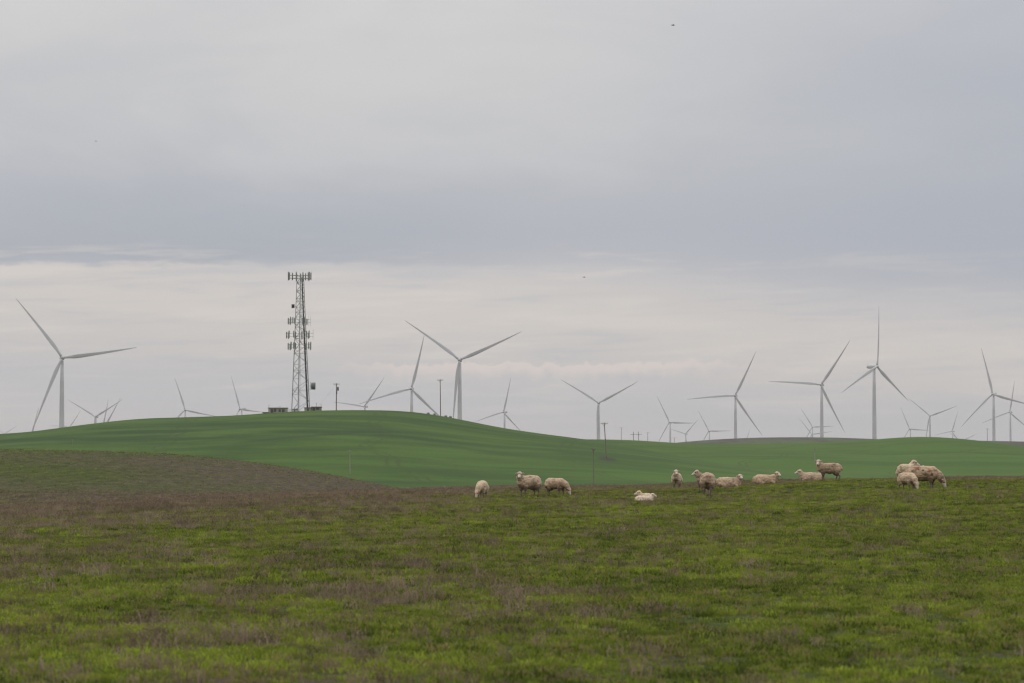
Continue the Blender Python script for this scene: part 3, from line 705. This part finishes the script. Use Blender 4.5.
PL = ['wooden power pole with a transformer under its crossarm, right of the cell tower compound', 'thin tall wooden pole with a short crossarm, between two turbines on the crest', 'leaning reddish wooden power pole with its foot in a dark bare patch', 'lower wooden pole just left of the leaning one, its foot hidden behind the field crest']
tops = []
POLES += [(604.2, 422.6, 606.6, 459.6, Q_POLE), (593.4, 448.5, 594, 487, 500)]
for i, (tx, tr, bx_, br, D) in enumerate(POLES):
    o, t = pole(tx, tr, bx_, br, D, PL[i], arm=(1.75, 1.7, 1.6, .7)[i], rad=(.16, .14, .13, .09)[i], transf=(i == 0)); tops.append(t)
pole(349.6, 449.5, 350.2, 476, seen_Y(350, 474), 'faint weathered pole low on the green slope above the left pasture rise', arm=.7, rad=.09, wm_=old_wood)
pole(814.4, 449.0, 815.2, 474, seen_Y(815, 464), 'thin pole rising behind the head of the standing sheep on the right', arm=.6, rad=.10, wm_=old_wood)
o, _ = pole(72.6, 438.3, 72.8, 446, seen_Y(73, 445.5), 'tiny pale topped marker pole on the left green slope', arm=.3, rad=.045, wm_=old_wood)
def wire(a, c_, sag, lab, r=.010):
    b = bmesh.new(); P = [a.lerp(c_, i / 16) - Vector((0, 0, sag * 4 * (i / 16) * (1 - i / 16))) for i in range(17)]; tube(b, P, r, 4)
    return tag(frombm('power_line', b, darks), lab, 'power line')
hp = pt(318, 407.5, 800)
wire(tops[0], Vector((hp.x, 799.5, hp.z + .4)), .35, 'thin service wire sloping from the transformer pole down to the brownish hut')
# far transmission poles
for i, (x, r0, r1, lab) in enumerate(((621.3, 427.5, 440, 'faint single far pole on the skyline right of the leaning power pole'), (674.3, 437.5, 444, 'tiny far pole at the foot of the middle dip'), (647.8, 432.5, 442, 'faint far pole on the skyline between the twin pole frame and the small turbines'), (987.3, 428.5, 442, 'faint short far pole beside the tall turbine near the right edge'))):
    pole(x, r0, x, r1, 2800, lab, arm=4.6, rad=.32, arms=1 + (i == 3), wm_=old_wood, group='far poles on the skyline')
hf = pt(636, 433, 2800); zb = h1(hf.x, 2800); o = empty('transmission_frame', (hf.x, 2800, zb)); tag(o, 'faint far twin pole frame with a long crossbeam on the skyline', 'power pole', 'far poles on the skyline')
for s_ in (-2.5, 2.5):
    b = bmesh.new(); tube(b, [(s_, 0, -1), (s_, 0, hf.z - zb + 1.2)], .34, 8); frombm('shaft', b, old_wood, o)
b = bmesh.new(); bx(b, -5.6, 5.6, -.62, -.36, hf.z - zb - 1.6, hf.z - zb - 1.2); frombm('crossarm', b, old_wood, o)

# ---------------------------------------------------------------- weeds on the skyline of the crest
shr = noisy('shrub_leaf', (.09, .11, .05), (.18, .16, .09), 4, .9)
for i, (px, row, lab) in enumerate(((428.2, 413.8, 'small weed bush on the crest left of the thin tall pole'), (434.5, 415.2, 'low weed bush on the crest touching the left of the thin tall pole'), (445.8, 417.4, 'low weed bush on the crest just right of the thin tall pole'), (450.5, 418.4, 'small weed bush on the crest near the hanging turbine blade'))):
    p = pt(px, row, 803); z = h1(p.x, 803); v, f = blades(60, .45, .25, .65, .03, .06, .8, 900 + i, True)
    me = bpy.data.meshes.new('weed_bush'); me.from_pydata(v, [], f); o = link('weed_bush', me, shr); o.location = (p.x, 803, z); tag(o, lab, 'bush', 'weed bushes on the crest')

# ---------------------------------------------------------------- sheep
def sheep_material():
    global nt
    m = mat('fleece_and_skin', rough=.95); nt = m.node_tree
    c = attr('coat', 'GEOMETRY', 'Color'); t = nt.nodes.new('ShaderNodeTexCoord')
    f = noise_n(t.outputs['Object'], 34, 4, .65)
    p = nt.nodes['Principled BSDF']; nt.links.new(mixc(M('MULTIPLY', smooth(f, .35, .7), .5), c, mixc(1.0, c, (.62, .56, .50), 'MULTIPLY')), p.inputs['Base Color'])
    p.inputs['Specular IOR Level'].default_value = .1
    p.inputs['Sheen Weight'].default_value = .25
    bp = nt.nodes.new('ShaderNodeBump'); bp.inputs['Strength'].default_value = .6; bp.inputs['Distance'].default_value = .03; nt.links.new(f, bp.inputs['Height']); nt.links.new(bp.outputs[0], p.inputs['Normal'])
    return m
SM = sheep_material()
def build_sheep(lab, loc, facing, pose='stand', head='up', turn=0.0, size=1.0, tone=(.60, .47, .36), seed=0, marks=(), build=1.0, step=0.0, dirt_shade=.4):
    """facing: heading of the body in degrees, 0 = to the right of the picture, 90 = away, 270 = to the camera; turn: head yaw against the body"""
    prims = []          # (kind tag, p0, p1, r0, r1)
    def cone(tag_, a, b, r0, r1): prims.append((tag_, np.array(a, float), np.array(b, float), r0, r1))
    rs = random.Random(seed)
    bz = .60 if pose == 'stand' else .27
    bd = build
    # trunk
    cone('fleece', (-.36, 0, bz + .02), (-.05, 0, bz), .24 * bd, .265 * bd)
    cone('fleece', (-.05, 0, bz), (.30, 0, bz + .01), .265 * bd, .235 * bd)
    cone('fleece', (-.46, 0, bz + .02), (-.30, 0, bz + .05), .16, .20)
    cone('fleece', (.28, 0, bz - .04), (.40, 0, bz + .0), .20, .17)
    cone('tail', (-.56, 0, bz + .14), (-.63, 0, bz - .06), .05, .035)
    if pose == 'stand':
        for s, ph in ((1, step), (-1, -step)):
            y = .12 * s
            cone('fleece', (.27, y, .46), (.28 + ph * .4, y, .32), .12, .075)
            cone('leg', (.28 + ph * .4, y, .34), (.29 + ph * .8, y, .20), .05, .032)
            cone('leg', (.29 + ph * .8, y, .20), (.27 + ph, y, .05), .030, .026)
            cone('hoof', (.27 + ph, y, .05), (.295 + ph, y, .015), .030, .034)
            y = .13 * s; ph = -ph
            cone('fleece', (-.38, y * .9, .52), (-.33 + ph * .4, y, .36), .17, .10)
            cone('leg', (-.33 + ph * .4, y, .36), (-.46 + ph * .8, y, .24), .062, .036)
            cone('leg', (-.46 + ph * .8, y, .24), (-.41 + ph, y, .05), .034, .027)
            cone('hoof', (-.41 + ph, y, .05), (-.385 + ph, y, .015), .030, .034)
    else:
        for s in (1, -1):
            cone('fleece', (.26, .16 * s, .22), (.38, .17 * s, .12), .10, .07)
            cone('leg', (.38, .17 * s, .09), (.20, .20 * s, .05), .045, .035)
            cone('fleece', (-.34, .13 * s, .22), (-.16, .18 * s, .14), .15, .10)
            cone('leg', (-.14, .23 * s, .07), (-.36, .27 * s, .04), .04, .03)
    # neck and head
    tr = R(turn); ct_, st_ = math.cos(tr), math.sin(tr)
    base = np.array((.36, 0, bz + .06))
    if head == 'up':
        n0 = base; hb = base + np.array((.13 + .06 * ct_, .10 * st_, .25)); pitch = -24
    elif head == 'mid':
        n0 = base; hb = base + np.array((.24 + .05 * ct_, .12 * st_, .20)); pitch = -25
    elif head == 'graze':
        n0 = base; hb = base + np.array((.34 * max(.5, ct_), .30 * st_, -.33)); pitch = -62
    else:
        n0 = base; hb = base + np.array((.12 + .07 * ct_, .09 * st_, .23)); pitch = -15
    mid = (n0 + hb) / 2 + np.array((.03, 0, -.01 if head != 'graze' else .05))
    cone('fleece', n0 - np.array((.08, 0, .02)), mid, .21, .150)
    cone('fleece', mid, hb, .150, .105)
    f = np.array((ct_ * math.cos(R(pitch)), st_ * math.cos(R(pitch)), math.sin(R(pitch))))
    side = np.array((-st_, ct_, 0)); upv = np.cross(f, side); upv = upv if upv[2] > 0 or head == 'graze' else -upv
    if upv @ np.array((ct_ * .3, st_ * .3, 1)) < 0: upv = -upv
    cone('poll', hb - f * .02 + upv * .02, hb + f * .05 + upv * .02, .100, .095)
    cone('face', hb + f * .05, hb + f * .17 - upv * .010, .088, .066)
    cone('face', hb + f * .17 - upv * .010, hb + f * .245 - upv * .020, .064, .048)
    cone('nose', hb + f * .245 - upv * .015, hb + f * .272 - upv * .022, .043, .034)
    for s in (1, -1):
        e0 = hb + side * .075 * s + upv * .045 + f * .0; e1 = e0 + side * .115 * s - upv * .012 - f * .015
        em = (e0 + e1) / 2
        cone('ear', e0, em, .022, .036); cone('ear', em, e1, .036, .014)
    eyes = [hb + f * .09 + side * .082 * s + upv * .034 for s in (1, -1)]
    # continuous skin through a voxel remesh
    bm = bmesh.new()
    for tg, a, b, r0, r1 in prims:
        n = max(2, int(np.linalg.norm(b - a) / (min(r0, r1) * .28)) + 1); n = min(n, 12)
        for k in range(n):
            t = k / (n - 1); p = a + (b - a) * t; r_ = r0 + (r1 - r0) * t
            bmesh.ops.create_icosphere(bm, subdivisions=2, radius=r_, matrix=Matrix.Translation(Vector(p)))
    me = bpy.data.meshes.new('sheep_form'); bm.to_mesh(me); bm.free()
    o = bpy.data.objects.new('sheep_form', me); C.objects.link(o)
    md = o.modifiers.new('r', 'REMESH'); md.mode = 'VOXEL'; md.voxel_size = .0165; md.use_smooth_shade = True
    ms = o.modifiers.new('s', 'SMOOTH'); ms.factor = .5; ms.iterations = 3
    dg = bpy.context.evaluated_depsgraph_get(); nm = bpy.data.meshes.new_from_object(o.evaluated_get(dg))
    bpy.data.objects.remove(o); bpy.data.meshes.remove(me)
    n = len(nm.vertices); co = np.empty(n * 3); nm.vertices.foreach_get('co', co); co = co.reshape(-1, 3)
    no = np.empty(n * 3); nm.vertices.foreach_get('normal', no); no = no.reshape(-1, 3)
    best = np.full(n, 1e9); kind = np.zeros(n, int); names = ['fleece', 'leg', 'hoof', 'poll', 'face', 'nose', 'ear', 'tail']
    for tg, a, b, r0, r1 in prims:
        ab = b - a; t = np.clip(((co - a) @ ab) / (ab @ ab), 0, 1); d = np.linalg.norm(co - a - t[:, None] * ab, axis=1) - (r0 + (r1 - r0) * t)
        k = d < best; best[k] = d[k]; kind[k] = names.index(tg)
    t = np.array(tone)
    t = t * np.array((1.18, 1.14, 1.05)); pal = {'fleece': t, 'leg': np.array((.24, .18, .13)), 'hoof': np.array((.05, .045, .04)), 'poll': t * .85 + .12 * np.array((1, .9, .8)), 'face': np.array((.74, .63, .52)), 'nose': np.array((.20, .14, .13)), 'ear': np.array((.46, .35, .29)), 'tail': t * .8}
    colr = np.array([pal[names[k]] for k in kind]); 
    lump = np.zeros(n); spots = np.zeros(n)
    sv = Vector((seed * 3.7, seed * 1.3, 0))
    for i in range(n):
        if kind[i] in (0, 3, 7):
            v = Vector(co[i]); lump[i] = mnoise.noise(v * 11 + sv) * .6 + mnoise.noise(v * 24 + sv) * .4; spots[i] = mnoise.noise(v * 3.2 + sv)
    wool = np.isin(kind, (0, 7)); amp = np.where(wool, .017, np.where(kind == 3, .006, 0))
    co = co + no * (lump * amp * 2.1 + np.where(wool, .004, 0))[:, None]
    # stained wool, plus shade painted into the belly, leg gaps and fleece hollows
    lowf = np.clip((bz - .06 - co[:, 2]) / .22, 0, 1) * wool; st = np.clip(dirt_shade * (lowf * 1.4 + 1.7 * np.clip(spots, 0, 1)) + .9 * np.clip(-lump, 0, 1) * wool, 0, .85)
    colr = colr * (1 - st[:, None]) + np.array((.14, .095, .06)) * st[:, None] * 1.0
    for (mx_, my_, mz_, rr, cc) in marks:
        w = np.clip(1.3 - np.linalg.norm((co - np.array((mx_, my_, mz_))) / rr, axis=1), 0, 1) * np.isin(kind, (0, 7)); w = np.clip(w * 1.6 - .35 * (1 + spots), 0, .8)
        colr = colr * (1 - w[:, None]) + np.array(cc) * w[:, None]
    for e in eyes:
        w = np.linalg.norm(co - e, axis=1) < .027; colr[w] = (.015, .012, .01)
    nm.vertices.foreach_set('co', co.ravel())
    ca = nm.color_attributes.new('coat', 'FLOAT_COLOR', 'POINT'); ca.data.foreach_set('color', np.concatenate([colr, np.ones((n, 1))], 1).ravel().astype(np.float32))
    for p in nm.polygons: p.use_smooth = True
    nm.name = 'sheep'; nm.materials.clear(); nm.materials.append(SM)
    ob = link('sheep', nm); ob.location = (loc[0], loc[1], loc[2] - (.015 if pose == 'stand' else .05)); ob.rotation_euler = (0, 0, R(facing)); ob.scale = (size,) * 3
    return tag(ob, lab, 'sheep', 'sheep grazing and resting in the field')
def at_spot(k):
    px, row, D = SPOTS[k]; p = pt(px, row, D); return (p.x, p.y, h1(p.x, p.y))
DK = (.035, .025, .02); RED = (.36, .13, .07)
build_sheep('grazing sheep farthest left of the flock, head down towards the camera', at_spot('s1'), 262, head='graze', turn=-24, size=.84, seed=1, tone=(.66, .53, .40), dirt_shade=.2)
build_sheep('upright woolly sheep staring at the camera, left of the one grazing to the right', at_spot('s2'), 222, head='up', turn=42, size=.99, seed=2, tone=(.57, .44, .33), dirt_shade=.55, build=1.06)
build_sheep('sheep grazing with its head to the right, just right of the staring woolly one', at_spot('s3'), -36, head='graze', size=.85, seed=3, tone=(.54, .41, .30), step=.05, dirt_shade=.55, marks=[(-.42, -.20, .42, .10, DK)])
p4 = at_spot('s4')
build_sheep('whitest sheep lying in front of its twin in the grass, head to the right', p4, 26, pose='lie', head='lie', turn=-40, size=.62, seed=4, tone=(.78, .67, .56), dirt_shade=.05)
build_sheep('small sheep lying behind its white twin, only its head to the left showing clearly', (p4[0] + .08, p4[1] + .72, h1(p4[0] + .08, p4[1] + .72) + .03), 238, pose='lie', head='lie', turn=-52, size=.72, seed=5, tone=(.70, .57, .46), dirt_shade=.15)
build_sheep('standing sheep facing the camera straight on, between the lying pair and the rear-view one', at_spot('s6'), 262, head='up', turn=14, size=.98, seed=6, tone=(.64, .52, .40), dirt_shade=.35, marks=[(.50, 0, .50, .13, (.10, .07, .05))])
build_sheep('sheep looking left from behind the one seen from the rear', at_spot('s7'), 226, head='up', turn=-40, size=.92, seed=7, tone=(.52, .39, .30), dirt_shade=.5)
build_sheep('sheep seen from the rear with a dark soiled patch under its tail', at_spot('s8'), 84, head='graze', size=1.10, seed=8, tone=(.52, .39, .29), dirt_shade=.45, build=1.08, marks=[(-.60, 0, .46, .11, DK), (-.52, 0, .32, .10, DK), (-.44, 0, .22, .09, DK)])
build_sheep('sheep lying just right of the rear view one, face turned to the camera', at_spot('s9'), -8, pose='lie', head='lie', turn=-62, size=.98, seed=9, tone=(.58, .44, .33), dirt_shade=.35)
build_sheep('sheep lying alone in the middle of the right group, head up to the right', at_spot('s10'), -4, pose='lie', head='lie', turn=-48, size=.98, seed=10, tone=(.60, .45, .33), dirt_shade=.25)
build_sheep('sheep lying behind the legs of a standing one, muzzle pointing left', at_spot('s11'), 178, pose='lie', head='lie', turn=0, size=1.0, seed=11, tone=(.56, .43, .33), dirt_shade=.3)
build_sheep('standing brownish sheep over a lying one, head turned to the camera', at_spot('s12'), 182, head='up', turn=70, size=.98, seed=12, tone=(.52, .39, .29), step=.06, dirt_shade=.6)
build_sheep('sheep half hidden behind the big grazing one, head raised to the right', at_spot('s13'), 58, head='up', turn=-70, size=1.04, seed=13, tone=(.64, .51, .38), dirt_shade=.15)
build_sheep('smaller pale sheep grazing in front of the big marked one', at_spot('s14'), -58, head='graze', turn=-6, size=.82, seed=14, tone=(.64, .50, .37), dirt_shade=.3, marks=[(-.48, -.14, .44, .10, DK)])
build_sheep('biggest sheep at the right, grazing, with red and black marks on its wool', at_spot('s15'), -24, head='graze', size=1.06, seed=15, tone=(.54, .41, .30), dirt_shade=.6, build=1.12, marks=[(-.22, -.20, .80, .10, RED), (.26, -.2, .68, .10, RED), (.02, -.26, .72, .05, DK), (-.16, -.25, .76, .04, DK), (.34, -.2, .58, .08, DK)])

# ---------------------------------------------------------------- birds
feather = mat('dark_feathers', (.022, .02, .02), .7)
for i, (px, row, D, sc, lab) in enumerate(((673, 25.3, 230, 1.0, 'largest dark bird high in the upper right sky'), (584, 277.2, 260, .85, 'small dark bird low in the middle of the sky'), (96, 141.2, 250, .62, 'tiny dark bird high in the left sky'))):
    b = bmesh.new(); tube(b, [(-.15, 0, 0), (-.11, 0, .01), (0, 0, .0), (.10, 0, .01), (.155, 0, .015), (.19, 0, .01)], [.006, .022, .036, .028, .018, .004], 8)
    for s in (1, -1):
        T_ = [(.06, .02, .02), (.05, .13, .055), (.0, .24, .03), (-.045, .235, .028), (-.03, .13, .05), (-.06, .02, .012)]
        up_ = [b.verts.new((x, y * s, z + .004)) for x, y, z in T_]; dn = [b.verts.new((x, y * s, z - .004)) for x, y, z in T_]
        b.faces.new(up_); b.faces.new(dn[::-1])
        for k in range(6): b.faces.new((up_[k], dn[k], dn[(k + 1) % 6], up_[(k + 1) % 6]))
    tl = [b.verts.new(q) for q in ((-.13, .012, .004), (-.22, .04, .004), (-.23, 0, .004), (-.22, -.04, .004), (-.13, -.012, .004), (-.13, 0, -.006))]
    b.faces.new(tl[:5]); b.faces.new((tl[0], tl[1], tl[5])); b.faces.new((tl[3], tl[4], tl[5])); b.faces.new((tl[1], tl[2], tl[5])); b.faces.new((tl[2], tl[3], tl[5]))
    o = frombm('bird', b, feather); o.location = pt(px, row, D); o.scale = (sc,) * 3; o.rotation_euler = (0, 0, R((200, 20, 160)[i]))
    tag(o, lab, 'bird', 'birds in the sky')
